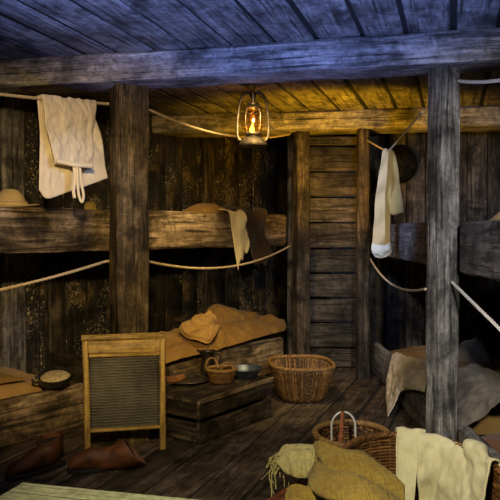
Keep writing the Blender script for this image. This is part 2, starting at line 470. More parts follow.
# ------------------------------------------------------------------ bunks
def deck(parent, pts_fn, t0, t1, w0, w1, z, n):
    mb = MB()
    for k in range(n):
        a = w0+(w1-w0)*(k+.5)/n
        mb.hewn(pts_fn(t0, a, z), pts_fn(t1, a, z), (w1-w0)/n-.006, .025, jit=.002, ch=.003, seed=k*2.0)
    d = pts_fn(1, 0, 0)-pts_fn(0, 0, 0)
    return mb.build('deck', 'deck', parent, frame_along(pts_fn(t0, w0, z), d))
rotL = math.atan2(LA.y, LA.x)
b = thing('bunk', 'upper bunk with a broad brown rail under the hanging trousers and tan hat', 'bunk', L(0, 0, .99), rotL)
board('side_rail', 'rail', L(-1.0, .03, 1.11), L(2.62, .03, 1.11), .06, .24, b, jit=.008, ch=.014)
deck(b, L, -1.0, 2.62, .065, .75, 1.2130, 4)
b = thing('bunk', 'low bunk beside the boots holding ochre bedding and a bowl', 'bunk', L(0, 0, 0), rotL)
board('side_rail', 'rail', L(-1.0, .03, .122), L(.56, .03, .122), .06, .24, b, jit=.008, ch=.014)
deck(b, L, -1.0, .56, .065, .75, .10, 4)
board('end_board', 'dpost', L(.53, .065, .12), L(.53, .75, .12), .05, .22, b)
b = thing('bunk', 'low bunk behind the crate, filled with tan canvas bedding', 'bunk', L(1, 0, 0), rotL)
board('side_rail', 'rail', L(.98, .03, .14), L(2.58, .03, .14), .06, .27, b, jit=.008, ch=.014)
deck(b, L, .98, 2.58, .065, .75, .10, 4)
board('end_board', 'dpost', L(.95, .0, .15), L(.95, .75, .15), .05, .29, b)
def Rr(t, w=0, z=0): return V((RX+w, t, z))
b = thing('bunk', 'upper grey bunk on the far side of the grey post, behind the hanging cream cloth', 'bunk', Rr(4.8, 0, .92), PI/2)
board('side_rail', 'grail', Rr(3.68, .025, 1.035), Rr(6.0, .025, 1.035), .05, .23, b, jit=.006)
deck(b, Rr, 3.68, 6.0, .055, 1.06, 1.10, 4)
b = thing('bunk', 'upper grey bunk on the near side of the grey post, at the picture edge', 'bunk', Rr(2.6, 0, .92), PI/2)
board('side_rail', 'grail', Rr(1.9, .025, 1.03), Rr(3.43, .025, 1.03), .05, .235, b, jit=.006)
deck(b, Rr, 1.9, 3.43, .055, 1.06, 1.10, 4)
b = thing('bunk', 'low grey bunk with a cream sheet spilling over its rail', 'bunk', Rr(4.8, 0, 0), PI/2)
board('side_rail', 'grail', Rr(3.68, .025, .125), Rr(6.0, .025, .125), .05, .245, b, jit=.006)
deck(b, Rr, 3.68, 6.0, .055, 1.06, .08, 4)
b = thing('bunk', 'low bunk with a worn rail edge under the grey canvas blanket', 'bunk', Rr(2.6, 0, 0), PI/2)
board('side_rail', 'grail', Rr(1.9, .025, .115), Rr(3.43, .025, .115), .05, .22, b, jit=.008)
deck(b, Rr, 1.9, 3.43, .055, 1.06, .06, 4)

# ------------------------------------------------------------------ ropes
def sag(p0, p1, s, n=24):
    p0, p1 = V(p0), V(p1)
    return [p0.lerp(p1, i/n)-V((0, 0, 4*s*(i/n)*(1-i/n))) for i in range(n+1)]
def rope(pts, r, mat, label, nm='rope'):
    mb = MB(); pts = [V(p) for p in pts]
    # three twisted strands
    d = [0]
    for a, b_ in zip(pts, pts[1:]): d.append(d[-1]+(b_-a).length)
    N = max(20, int(d[-1]/.011)); fine = []; j = 0
    for i in range(N+1):
        x = d[-1]*i/N
        while j < len(d)-2 and d[j+1] < x: j += 1
        fine.append(pts[j].lerp(pts[j+1], (x-d[j])/max(d[j+1]-d[j], 1e-9)))
    for s in range(3):
        st = []
        for i, p in enumerate(fine):
            t = (fine[min(i+1, N)]-fine[max(i-1, 0)]).normalized(); u = t.orthogonal() if abs(t.z) > .9 else t.cross(V((0, 0, 1))).normalized()
            w = t.cross(u); a = d[-1]*i/N*75+s*2*PI/3
            st.append(p+(u*math.cos(a)+w*math.sin(a))*r*.5)
        mb.tube(st, r*.56, 5)
    return tag(mb.build(nm, mat), label, 'rope')
c160, c70 = V((-.772, 4.068, 0)), V((-.594, 4.153, 0))
up_z = [(V((-1.34, 3.03, 1.70)), c160+V((0, 0, 1.785)))]
RT0, RT1 = V((-.772, 4.068, 1.783)), V((-1.40, 2.93, 1.69))
ropeL = [p for p in sag(RT1, RT0, .012)]
rope(ropeL + [c70+V((0, 0, 1.785))] + sag(c70+V((0, 0, 1.785)), (.305, 5.86, 1.845), .085)[1:], .0075, 'rope',
     'upper hemp rope passing behind the lantern and carrying the hanging trousers')
rope(sag((-1.40, 2.93, .80), c160+V((0, 0, .942)), .022) + [c70+V((0, 0, .947))] + sag(c70+V((0, 0, .947)), (.305, 5.86, .985), .10)[1:], .0075, 'rope',
     'hemp rope slung below the upper bunk rail on both sides of the brown post')
KN = P(388, 152, 4.79)
rope(sag((.815, 3.61, 1.668), KN, .0, 8) + sag(KN, (.865, 5.635, 1.775), 0, 8)[1:], .006, 'rope', 'thin rope drawn down into a V by the hanging cream cloth')
rope(sag((.826, 3.57, .832), (.90, 5.70, .90), .085)[::-1], .007, 'rope', 'hemp rope sagging under the upper grey bunk rail beyond the grey post')
rope(sag((.93, 3.49, .87), (.945, 2.5, .665), .0), .0075, 'wrope', 'pale rope running down from the near side of the grey post')
rope(sag((.955, 3.49, 1.79), (1.12, 2.3, 1.70), .05), .0085, 'wrope', 'pale rope fixed at the top of the grey post under the beam')

# ------------------------------------------------------------------ lantern
LX, LY, ZB = .018, 4.6, 1.614
lt = thing('oil_lantern', 'lit oil lantern hanging from the ceiling behind the front beam', 'lantern', (LX, LY, ZB))
lc = V((LX, LY, ZB))
def lath(prof, name, mat, **k):
    return MB().lathe(prof, lc, 36, **k).build(name, mat, lt)
lath([(.070, 0), (.086, .004), (.088, .012), (.080, .020), (.074, .040), (.060, .052), (.036, .058)], 'fuel_tank', 'brass')
lath([(.036, .056), (.038, .064), (.054, .070), (.056, .078), (.040, .086)], 'burner', 'brass')
lath([(.046, .084), (.058, .105), (.064, .135), (.060, .170), (.050, .200), (.042, .222)], 'glass_globe', 'glass', cap0=False, cap1=False)
lath([(.042, .220), (.056, .226), (.060, .232), (.050, .240), (.036, .248), (.034, .262), (.018, .270)], 'hood', 'brass')
for s_ in (-1, 1):
    pts = [lc+V((s_*x, 0, z)) for x, z in ((.066, .030), (.084, .044), (.094, .070), (.096, .13), (.090, .20), (.080, .262), (.064, .304), (.040, .322), (.014, .318))]
    sm = [cr(pts, i/30) for i in range(31)]
    MB().tube(sm, .0085, 8).build('side_tube', 'brass', lt)
mb = MB()
for zz in (.122, .188):
    mb.tube([lc+V((.070*math.cos(a*PI/14), .070*math.sin(a*PI/14), zz)) for a in range(28)], .0022, 5, closed=True)
    for s_ in (-1, 1): mb.tube([lc+V((s_*.070, 0, zz)), lc+V((s_*.094, 0, zz))], .0022, 5)
for q in (-.9, .9, PI-.9, PI+.9):
    cq, sq = math.cos(q), math.sin(q)
    mb.tube([lc+V((cq*.054, sq*.054, .078)), lc+V((cq*.070, sq*.070, .122)), lc+V((cq*.070, sq*.070, .188)), lc+V((cq*.056, sq*.056, .228))], .002, 5)
mb.build('wire_guard', 'brass', lt)
lath([(.012, .266), (.014, .29), (.020, .300), (.020, .322), (.008, .330)], 'cap', 'brass')
mb = MB(); mb.tube([lc+V(p) for p in ((.0, 0, .328), (.004, 0, .342), (.012, 0, .356), (.006, 0, .374), (-.003, 0, .388))], .0035, 6)
mb.build('hook', 'iron', lt)
MB().lathe([(.006, .086), (.013, .092), (.015, .102), (.011, .114), (.005, .124), (.0005, .130)], lc+V((-.006, 0, 0)), 14).build('flame', 'flame', lt)

# ------------------------------------------------------------------ washboard
wx = V((.971, .238, 0)); wl = math.radians(7.0); wn = V((.238, -.971, 0))
wu = V((0, 0, math.cos(wl))) - wn*math.sin(wl); wf = wn*math.cos(wl)+V((0, 0, math.sin(wl)))
wo = V((-.620, 3.765, .0))
def W(x, z, y=0): return wo + wx*x + wu*z + wf*y
wb = thing('washboard', 'washboard in a yellow pine frame with a ribbed zinc panel', 'washboard', wo, math.atan2(.238, .971))
for s in (-1, 1):
    board('leg', 'pine', W(s*.185, .003), W(s*.193, .562), .030, .026, wb, up=wf, jit=.002, ch=.006)
board('top_rail', 'pine', W(-.212, .575), W(.212, .575), .046, .030, wb, up=wu, jit=.002, ch=.012)
board('soap_board', 'pine', W(-.178, .527), W(.178, .527), .016, .064, wb, up=wu, jit=.002, ch=.004)
board('crossbar', 'pine', W(-.174, .485, .004), W(.174, .485, .004), .020, .018, wb, up=wu, jit=.001, ch=.006)
board('crossbar', 'pine', W(-.172, .118, .004), W(.172, .118, .004), .020, .018, wb, up=wu, jit=.001, ch=.006)
g = []
for i in range(200):
    z = .127+.350*i/199
    y = .0060*math.sin(i/199*25*2*PI)
    g.append([W(x*.0174, z, y) for x in range(-10, 11)])
MB().grid(g).build('ribbed_panel', 'zinc', wb, sharp=180, solid=.002)

# ------------------------------------------------------------------ wicker
def wicker(c, z0, z1, rb, rt, ex, stakes, rows, mat, parent, rot=0.0, bulge=.05, sr=.0045, wr=.0042, wave=.9, name='woven_body', lining=True):
    """rb, rt: half sizes at bottom/top; superellipse exponent ex"""
    c = V((c[0], c[1], 0)); cr_, sr_ = math.cos(rot), math.sin(rot)
    def pt(a, t, off=0.0):
        rx = rb[0]+(rt[0]-rb[0])*t+bulge*math.sin(PI*t)*rb[0]; ry = rb[1]+(rt[1]-rb[1])*t+bulge*math.sin(PI*t)*rb[1]
        ca, sa = math.cos(a), math.sin(a)
        x = (abs(ca)**(2/ex))*(1 if ca > 0 else -1)*(rx+off); y = (abs(sa)**(2/ex))*(1 if sa > 0 else -1)*(ry+off)
        return c + V((x*cr_-y*sr_, x*sr_+y*cr_, z0+(z1-z0)*t))
    mb = MB()
    for k in range(stakes):
        a = 2*PI*(k+.5)/stakes
        mb.tube([pt(a, t/8) for t in range(9)], sr, 6)
    for j in range(rows):
        t = (j+.5)/rows; n = stakes*4; ph = PI*(j % 2)
        mb.tube([pt(2*PI*i/n, t+.15/rows*nz((i*.2, j, 0), 1), (sr*wave)*math.cos(stakes/2*2*PI*i/n+ph)) for i in range(n)], wr, 5, closed=True)
    body = mb.build(name, mat, parent, sharp=180)
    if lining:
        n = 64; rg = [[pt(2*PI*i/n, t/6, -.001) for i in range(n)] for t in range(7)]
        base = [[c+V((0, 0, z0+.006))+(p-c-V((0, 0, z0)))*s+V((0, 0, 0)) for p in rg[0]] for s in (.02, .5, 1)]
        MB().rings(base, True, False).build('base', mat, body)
        MB().rings(rg, False, False).build('inner_weave', 'inner_shade', body)
    return pt
def wrim(pt, mat, parent, r=.010, strands=3, name='rim', zoff=0.004, twist=26):
    mb = MB(); n = 160
    for s in range(strands):
        pts = []
        for i in range(n):
            a = 2*PI*i/n; p = pt(a, 1.0); q = pt(a, 1.0, .01); out = (q-p).normalized()
            ph = twist*a+s*2*PI/strands
            pts.append(p+out*(math.cos(ph)*r*.5)+V((0, 0, zoff+math.sin(ph)*r*.5)))
        mb.tube(pts, r*.62, 6, closed=True)
    return mb.build(name, mat, parent, sharp=180)
BX, BY = .338, 5.02
wk = thing('wicker_basket', 'empty golden wicker basket on the floor by the dark narrow post', 'basket', (BX, BY, 0), .1)
pt = wicker((BX, BY), .008, .225, (.140, .185), (.205, .265), 2.9, 74, 16, 'wicker', wk, rot=.1, sr=.0082, wr=.0034, wave=.5)
wrim(pt, 'wrim', wk, r=.013)

# round basket with a stick and a bent wire
QX, QY = .418, 3.10
rbk = thing('round_basket', 'round brown wicker basket behind the burlap holding a stick', 'basket', (QX, QY, 0))
pt2 = wicker((QX, QY), .008, .270, (.115, .15), (.15, .19), 2.0, 36, 22, 'wicker2', rbk, sr=.0045, wr=.0052)
wrim(pt2, 'wrim', rbk, r=.013)
a, b_ = V((.345, 2.985, .03)), P(342.5, 411, 3.13)
tag(MB().tube([a, a.lerp(b_, .3), a.lerp(b_, .7), b_], [.012, .011, .0105, .009], 10).build('wooden_stick', 'redwood'), 'red-brown wooden stick standing in the round basket', 'stick')
pts = []
for i in range(31):
    x = i/30*PI
    pts.append(V((.392-.050*math.cos(x), 3.17, .285+.062*math.sin(x))))
pts = [V((.342, 3.15, .02))]+pts+[V((.442, 3.12, .02))]
tag(MB().tube(pts, .0042, 8).build('bent_wire', 'whitew'), 'pale bent wire loop standing in the round basket', 'wire loop')

# big near basket
GX, GY = .475, 2.11
gb = thing('hamper_basket', 'large near wicker basket under the off-white cloth and burlap', 'basket', (GX, GY, 0))
pt3 = wicker((GX, GY), .008, .440, (.165, .26), (.215, .345), 2.2, 40, 44, 'wicker2', gb, sr=.004, wr=.0050, bulge=.04, wave=.45)
wrim(pt3, 'wicker2', gb, r=.010, twist=34)

# ------------------------------------------------------------------ off-white cloth over the basket rim
def rimcloth(t0, t1, b0, b1, depth_in, depth_out, na=7):
    net = []
    prof = [(.050, -depth_out), (.036, -depth_out*.5), (.024, -.02), (.012, .020), (-.012, .024), (-.030, -.01), (-.048, -depth_in*.35), (-.066, -depth_in*.7), (-.078, -depth_in)]
    for i in range(na):
        f = i/(na-1); row = []
        for k, (o, z) in enumerate(prof):
            q = max(0, (k-4)/4)
            a = math.radians((t0+(t1-t0)*f)*(1-q)+(b0+(b1-b0)*f)*q)
            p = pt3(a, 1.0); p2 = pt3(a, 1.0, .02); out = (p2-p).normalized()
            row.append(p+out*o+V((0, 0, z)))
        net.append(row)
    return net
wc = thing('draped_cloth', 'off-white cloth folded over the far rim of the large near basket', 'cloth', pt3(math.radians(60), 1.0)-V((0, 0, .3)))
cloth_obj('narrow_fold', 'whitec', [rimcloth(67, 90, 78, 94, .27, .12)], wc, .005, amp=.005, sc=14, nu=30, nv=60, crease=.012, csc=9)
cloth_obj('wide_fold', 'whitec', [rimcloth(0, 71, -8, 72, .30, .14)], wc, .005, amp=.008, sc=13, nu=70, nv=70, crease=.03, csc=8, fold=lambda a, b: .030*math.sin(a*15+b*1.5+math.sin(a*5))*max(0, b-.42))

# ------------------------------------------------------------------ burlap sack on a red-brown box
A0 = V((.045, 2.285, 0)); BU, BV = V((.51, .86, 0)), V((.86, -.51, 0))
bx = thing('wooden_box', 'low red-brown wooden box mostly hidden beneath the burlap sack', 'box', A0+BU*.17+BV*.09, math.atan2(BU.y, BU.x))
def BXp(a, b, z): return A0+BU*a+BV*b+V((0, 0, z))
for k in range(3): board('lid_slat', 'redwood', BXp(-.01, .03+.06*k, .285), BXp(.35, .03+.06*k, .285), .052, .02, bx, jit=.002, ch=.004)
board('side_panel', 'redwood', BXp(.0, .012, .137), BXp(.34, .012, .137), .02, .274, bx)
board('side_panel', 'redwood', BXp(.0, .168, .137), BXp(.34, .168, .137), .02, .274, bx)
board('end_panel', 'redwood', BXp(.012, .023, .137), BXp(.012, .157, .137), .02, .274, bx)
board('end_panel', 'redwood', BXp(.33, .023, .137), BXp(.33, .157, .137), .02, .274, bx)
bs = thing('burlap_sack', 'coarse yellow burlap sack with a frayed end draped over the near basket', 'sack', P(330, 490, 2.1))
main = [
    [PZ(317, 447, .455), PZ(315.5, 452, .440), PZ(314, 465, .405), PZ(312, 480, .375), PZ(310, 489, .345)],
    [PZ(322, 445, .478), PZ(322, 453, .478), PZ(321, 470, .468), PZ(321, 488, .458), PZ(321, 498, .43)],
    [PZ(344, 450, .485), PZ(346, 457, .487), PZ(350, 470, .488), PZ(352, 494, .482), PZ(352, 510, .47)],
    [PZ(361, 452, .470), PZ(367, 460, .480), PZ(377, 475, .488), PZ(380, 500, .486), PZ(380, 520, .48)],
    [PZ(372, 458, .43), PZ(386, 472, .445), PZ(401, 489, .462), PZ(409, 508, .47), PZ(411, 530, .475)],
]
low = [
    [P(287, 497, 2.14), P(284, 503, 2.10), P(282, 514, 2.06)],
    [P(297, 488, 2.13), P(295, 496, 2.06), P(292, 512, 2.0)],
    [P(318, 490, 2.10), P(316, 498, 2.02), P(314, 516, 1.96)],
    [P(345, 498, 2.06), P(345, 505, 1.98), P(345, 520, 1.92)],
]
cloth_obj('sack_body', 'burlap', [main, low], bs, .006, amp=.004, sc=14, crease=.010, csc=7, nu=60, nv=60, fold=lambda a, b: .007*(1-abs(math.sin(a*4.2-b*2.6+.4)))**2*1.8-.014*math.exp(-((a-.34-.3*b)/.06)**2))
flap = [
    [P(274, 458, 2.44), P(276, 462, 2.40), P(283, 470, 2.36), P(287, 474, 2.34)],
    [P(285, 450, 2.46), P(288, 456, 2.39), P(293, 468, 2.33), P(297, 477, 2.31)],
    [P(298, 445, 2.46), P(302, 451, 2.37), P(305, 464, 2.30), P(306, 478, 2.28)],
    [P(310, 445, 2.46), P(313, 450, 2.36), P(313, 462, 2.29), P(311, 476, 2.26)],
    [P(320, 446, 2.46), P(322, 451, 2.37), P(320, 462, 2.29), P(317, 476, 2.26)],
]
fo = cloth_obj('frayed_flap', 'burlap2', [flap], bs, .005, amp=.004, sc=14, crease=.012, csc=10, nu=50, nv=40, fold=lambda a, b: -.022*math.exp(-((a-.52)/.07)**2)*b-.014*math.exp(-((a-.25)/.06)**2)*b+.010*math.exp(-((b-.3)/.1)**2))
fo['label'] = 'paler frayed end'
mb = MB(); rr = random.Random(3)
for k in range(34):
    f = rr.random()
    s = P(274+rr.random()*14, 452+rr.random()*12, 2.41)
    ln = rr.choice((.03, .04, .05, .05, .12)) if k > 4 else .12
    dr = V((-.5+rr.random()*.5, -.2+rr.random()*.3, -.25+rr.random()*.7))
    pts = [s]; p = s.copy()
    for i in range(7):
        dr = dr + V((rr.uniform(-.35, .35), rr.uniform(-.3, .3), rr.uniform(-.55, .05)))
        p = p + dr.normalized()*ln/7; pts.append(p)
    mb.tube(pts, .0016, 5)
mb.tube([cr([P(276, 458, 2.40), P(271, 466, 2.40), P(275, 476, 2.39), P(276, 489, 2.39)], i/12) for i in range(13)], .0022, 5)
mb.tube([cr([P(278, 462, 2.40), P(273, 470, 2.39), P(271, 463, 2.39), P(276, 468, 2.39)], i/12) for i in range(13)], .002, 5)
fr = mb.build('fringe', 'burlap2', fo)
hm = MB()
edge = [main[0][k]+V((-.003, -.004, .003)) for k in range(5)]
hm.tube([cr(edge, i/30)+V((0, 0, .002*nz((i*.9, 1, 2)))) for i in range(31)], .0065, 7)
hm.build('rolled_hem', 'burlap2', bs)

# ------------------------------------------------------------------ pale bench at the near left corner
T = V((-.592, 1.975, 0))
bn = thing('bench', 'pale flat bench top in the near left corner below the boots', 'bench', T+SB*.4-SA*.2, -T15)
board('bench_top', 'bench', T+SB*0-SA*.19+V((0, 0, .432)), T+SB*.52-SA*.19+V((0, 0, .432)), .38, .036, bn, jit=.001, ch=.006)
for s in (.05, .47):
    for q in (.05, .33):
        board('leg', 'deck', T+SB*s-SA*q, T+SB*s-SA*q+V((0, 0, .413)), .045, .045, bn, up=(0, 1, 0))

# ------------------------------------------------------------------ boots
def boot(name, toe, heel, label, mat, shaft, zs=.012):
    """toe / heel on the floor; shaft = list of (centre, half width along, half width across, tilt normal)"""
    toe, heel = V(toe), V(heel); ax = (toe-heel); Lb = ax.length; ax.normalize(); sd = V((-ax.y, ax.x, 0))
    root = thing(name, label, 'boot', (toe+heel)/2, math.atan2(ax.y, ax.x))
    def outline(s, grow, z, n=28):
        ring = []
        for k in range(n):
            a = 2*PI*k/n; x = math.cos(a); y = math.sin(a)
            w = .046*(1-.18*(x < -.1)*1.0)*(1+.12*math.sin((x+.2)*2.2))
            ring.append(heel+ax*(Lb*.5+x*(Lb*.5+grow))+sd*(y*abs(y)**-.15*(w+grow) if abs(y) > 1e-6 else 0)+V((0, 0, z)))
        return ring
    MB().rings([outline(0, .004, .0), outline(0, .006, .006), outline(0, .006, .016), outline(0, .002, .020)]).build('sole', 'sole', root)
    # upper: rings swept from toe along the foot then up the shaft
    rings = []
    n = 20
    def ring(c, nrm, a, b, flat=0):
        nrm = V(nrm).normalized(); s2 = sd; u2 = nrm.cross(s2).normalized()
        return [c+s2*(b*math.cos(2*PI*k/n))+u2*(a*math.sin(2*PI*k/n)) for k in range(n)]
    for f, hgt, wd in ((.995, .008, .008), (.97, .016, .026), (.90, .026, .038), (.80, .031, .043), (.68, .034, .043), (.56, .040, .040), (.46, .049, .037)):
        rings.append(ring(heel+ax*(Lb*f)+V((0, 0, .016+hgt)), -ax, hgt, wd))
    for c, nrm, a, b_ in shaft(heel, ax, sd, Lb):
        rings.append(ring(c, nrm, a, b_))
    rings = [[p+V((0, 0, .009*fbm(p, 16, 4)))+sd*(.009*fbm(p, 15, 7)) for p in r] for r in rings]
    for r in rings:
        for p in r: p.z = max(p.z, .004)
    upp = MB().rings(rings, True, False).build('upper', mat, root, sharp=180, solid=.004, sub=2)
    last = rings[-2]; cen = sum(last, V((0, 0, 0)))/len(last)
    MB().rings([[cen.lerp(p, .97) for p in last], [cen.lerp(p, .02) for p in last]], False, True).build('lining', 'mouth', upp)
    return root
def up_shaft(h, ax, sd, Lb):
    u = V((0, 0, 1))
    return [(h+ax*(Lb*.38)+u*.064, -ax*.8+u*.5, .060, .040), (h+ax*(Lb*.31)+u*.080, -ax*.35+u*.8, .070, .042), (h+ax*(Lb*.27)+u*.100, u, .068, .043),
            (h+ax*(Lb*.26)+u*.122, u+ax*.15, .066, .043), (h+ax*(Lb*.27)+u*.148, u+ax*.30, .070, .044)]
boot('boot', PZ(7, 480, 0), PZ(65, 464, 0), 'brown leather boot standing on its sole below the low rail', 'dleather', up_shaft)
def flop_shaft(h, ax, sd, Lb):
    u = V((0, 0, 1))
    return [(h+ax*(Lb*.25)+u*.056, -ax+u*.15, .050, .040), (h-ax*(Lb*.02)+u*.056, -ax+u*.2, .048, .046), (h-ax*(Lb*.22)+u*.060, -ax+u*.1+sd*.1, .054, .056),
            (h-ax*(Lb*.42)+u*.070, -ax+u*.25, .064, .062), (h-ax*(Lb*.60)+u*.078, -ax*.8+u*.45, .075, .066), (h-ax*(Lb*.68)+u*.082, -ax*.7+u*.6, .080, .068)]
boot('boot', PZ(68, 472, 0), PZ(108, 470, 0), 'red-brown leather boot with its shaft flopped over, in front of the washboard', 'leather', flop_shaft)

# ------------------------------------------------------------------ crate and what stands on it
C0, E1, E2 = V((-.26, 3.89, 0)), V((.540, .842, 0)), V((-.77, .638, 0))
CL, CW, CH = .715, .385, .235
def K(s, r, z=0): return C0+E1*s+E2*r+V((0, 0, z))
ck = thing('crate', 'old dark slatted wooden crate on the floor with dishes on its lid', 'crate', K(CL/2, CW/2), math.atan2(E1.y, E1.x))
for z0, z1 in ((.004, .108), (.128, .212)):
    board('slat', 'crate', K(.0, .009, (z0+z1)/2), K(CL, .009, (z0+z1)/2), .018, z1-z0, ck, jit=.003, ch=.005)
    board('slat', 'crate', K(.0, CW-.009, (z0+z1)/2), K(CL, CW-.009, (z0+z1)/2), .018, z1-z0, ck, jit=.003, ch=.005)
    board('slat', 'crate', K(.009, .02, (z0+z1)/2), K(.009, CW-.02, (z0+z1)/2), .018, z1-z0, ck, jit=.003, ch=.005)
    board('slat', 'crate', K(CL-.009, .02, (z0+z1)/2), K(CL-.009, CW-.02, (z0+z1)/2), .018, z1-z0, ck, jit=.003, ch=.005)
board('bottom_board', 'deck', K(.02, CW/2, .03), K(CL-.02, CW/2, .03), CW-.05, .015, ck)
for s in (.03, CL-.03):
    for r in (.03, CW-.03): board('corner_batten', 'crate', K(s, r, .008), K(s, r, .21), .02, .02, ck, up=(0, 1, 0))
for k in range(3):
    o = board('lid_board', 'crate', K(-.006, CW*(k+.5)/3, .2245), K(CL+.006, CW*(k+.5)/3, .2245), CW/3-.003, .023, ck, jit=.002, ch=.006)
o = board('lid_edge', 'rail', K(-.012, -.006, .2245), K(CL+.012, -.006, .2245), .016, .024, ck, jit=.003, ch=.006); o['label'] = 'worn pale lid edge'
ZT = .2375
c = K(.262, .325, ZT)
pl = MB().lathe([(.02, .003), (.075, .0), (.085, .004), (.130, .020), (.135, .022), (.133, .024), (.086, .009), (.02, .007)], c, 48).build('plate', 'pewter')
tag(pl, 'dark pewter plate with sausages at the end of the crate lid', 'plate')
for q, (du, dv, ang, ln) in enumerate(((-.048, -.050, .80, .15), (-.062, .012, .70, .14))):
    c2 = c+V((du, dv, .023)); d = V((math.cos(ang), math.sin(ang), 0)); s_ = V((-d.y, d.x, 0))
    pts = [c2+d*(ln*(i/14-.5))+s_*(.010*math.sin(PI*i/14))+V((0, 0, .012*abs(i/7-1)**2)) for i in range(15)]
    rs = [.013*(1-abs(i/7-1)**4*.7) for i in range(15)]
    o = MB().tube(pts, rs, 12).build('sausage', 'bread')
    tag(o, ('sausage on the pewter plate, the nearer of two', 'sausage on the pewter plate, nearer the jug')[q], 'sausage', 'sausages on the plate')
c = K(.48, .325, ZT)
jg = thing('jug', 'dark metal jug with a handle standing on the crate lid', 'jug', c)
MB().lathe([(.036, 0), (.040, .004), (.043, .02), (.044, .05), (.040, .085), (.037, .110), (.042, .14), (.050, .155), (.048, .156), (.040, .14), (.034, .11), (.036, .04), (.01, .02)], c, 36, cap1=True).build('body', 'dpewter', jg)
MB().tube([cr([c+V((.040, -.008, .14)), c+V((.066, -.012, .145)), c+V((.076, -.014, .115)), c+V((.066, -.012, .07)), c+V((.042, -.008, .045))], i/20) for i in range(21)], .006, 8).build('handle', 'dpewter', jg)
MB().rings([[c+V((-.040+.006*math.cos(a*PI/6), .014*math.sin(a*PI/6), .135)) for a in range(12)], [c+V((-.060+.010*math.cos(a*PI/6), .016*math.sin(a*PI/6), .160)) for a in range(12)]]).build('spout', 'dpewter', jg)
c = K(.40, .155, ZT)
sb = thing('small_basket', 'small wicker basket with two hoop handles on the crate lid', 'basket', c)
pt4 = wicker((c.x, c.y), ZT+.003, ZT+.075, (.058, .058), (.085, .085), 2.0, 28, 10, 'wicker', sb, sr=.0026, wr=.0030, bulge=.03)
wrim(pt4, 'wrim', sb, r=.009)
for s in (-1, 1):
    ce = c+V((s*.045-.012, .03*s*-1, .075))
    MB().tube([ce+V((.036*math.cos(PI*i/18), -.02+.01*math.sin(PI*i/9), .005+.060*math.sin(PI*i/18)*(1 if s < 0 else .75))) for i in range(19)], .0050, 7).build('handle', 'wrim', sb)
c = K(.60, .125, ZT)
bw = MB().lathe([(.05, 0), (.062, .004), (.09, .035), (.104, .054), (.112, .056), (.112, .059), (.103, .058), (.086, .036), (.05, .010)], c, 44).build('tin_bowl', 'tin')
tag(bw, 'shallow blue-grey tin bowl on the crate lid beside the small basket', 'bowl')

# ------------------------------------------------------------------ bedding, left low bunks
mz = .1135
o = cushion(L(-.9, .118, mz), LA, LN, 1.40, .60, .185, lambda x, y: .04*y, amp=.012, sc=7, crease=.03, csc=4, pw=.12).build('mattress', 'canvas2', None, sharp=80)
tag(o, 'ochre canvas mattress in the low bunk beside the boots', 'mattress')
o = cushion(L(-.26, .13, mz+.185), LA, LN, .52, .34, .055, None, amp=.012, sc=9, crease=.02, csc=7, pw=.45, o=3, corner=.15).build('pillow', 'canvas', None, sharp=80)
tag(o, 'flat tan pillow lying on the ochre mattress', 'pillow')
bc = L(.375, .030, .268)
bo = thing('pot', 'black handled pot of oatmeal on the rail corner by the ochre mattress', 'pot', bc)
tilt = Matrix.Rotation(.26, 3, 'X')
MB().lathe([(.06, 0), (.078, .008), (.088, .03), (.090, .048), (.093, .05), (.093, .053), (.086, .052), (.083, .03)], bc, 40, rot=tilt).build('body', 'enamel', bo)
MB().lathe([(.0835, .038), (.07, .050), (.045, .055), (.02, .057)], bc, 30, rot=tilt).build('oatmeal', 'porridge', bo)
hd = V((-.86, -.5, 0))
MB().tube([cr([bc+hd*.085+V((0, 0, .042)), bc+hd*.118+V((0, 0, .044)), bc+hd*.124+V((0, 0, .024)), bc+hd*.086+V((0, 0, .014))], i/18) for i in range(19)], .0065, 8).build('handle', 'enamel', bo)

# bunk behind the crate
o = cushion(L(1.0, .075, mz), LA, LN, 1.56, .62, .15, None, nx=50, ny=30, amp=.01, sc=6, o=1.3).build('mattress', 'canvas', None, sharp=80)
tag(o, 'tan mattress in the low bunk behind the crate, under the canvas heap', 'mattress')
cols = [
    [(152, 337, 5.25), (157, 344, 5.00), (161, 353, 4.85), (165, 364, 4.70)],
    [(171, 333, 5.42), (175, 339, 5.15), (180, 347, 4.98), (185, 358, 4.84)],
    [(193, 330, 5.62), (196, 336, 5.32), (200, 345, 5.12), (204, 354, 5.00)],
    [(206, 322, 5.72), (209, 329, 5.45), (211, 340, 5.22), (213, 352, 5.08)],
    [(217, 307, 5.78), (217, 318, 5.58), (219, 334, 5.32), (221, 349, 5.17)],
    [(225, 308, 5.86), (227, 319, 5.64), (229, 333, 5.40), (231, 346, 5.26)],
    [(242, 313, 5.97), (244, 322, 5.76), (246, 333, 5.56), (248, 341, 5.43)],
    [(264, 317, 6.06), (266, 324, 5.92), (267, 331, 5.77), (268, 335, 5.70)],
    [(282, 320, 6.15), (285, 323, 6.08), (286, 328, 6.00), (284, 331, 5.95)],
]
net = []
for c_ in cols:
    pts = [P(*q) for q in c_]; b0 = pts[0]+LN*.13; b0.z = max(.285, pts[0].z-.12)
    net.append([b0]+pts)
o = cloth_obj('canvas_cover', 'canvas', [net], None, .006, amp=.006, sc=12, fold=lambda a, b: .010*math.sin(a*26+b*7)*math.sin(PI*b)*(a < .55), crease=.045, csc=7, nu=110, nv=60, o=1.3)
tag(o, 'tan canvas heaped over the low bunk behind the crate, peaked at its far end', 'bedding')
o = cushion(L(1.30, .36, mz+.15), LA, LN, .30, .26, .165, None, amp=.01, sc=9, pw=.45, o=8, corner=.12).build('pillow', 'canvas', None, sharp=80)
tag(o, 'rounded tan pillow at the head of the heaped canvas', 'pillow')
K0 = P(211, 317, 5.42)
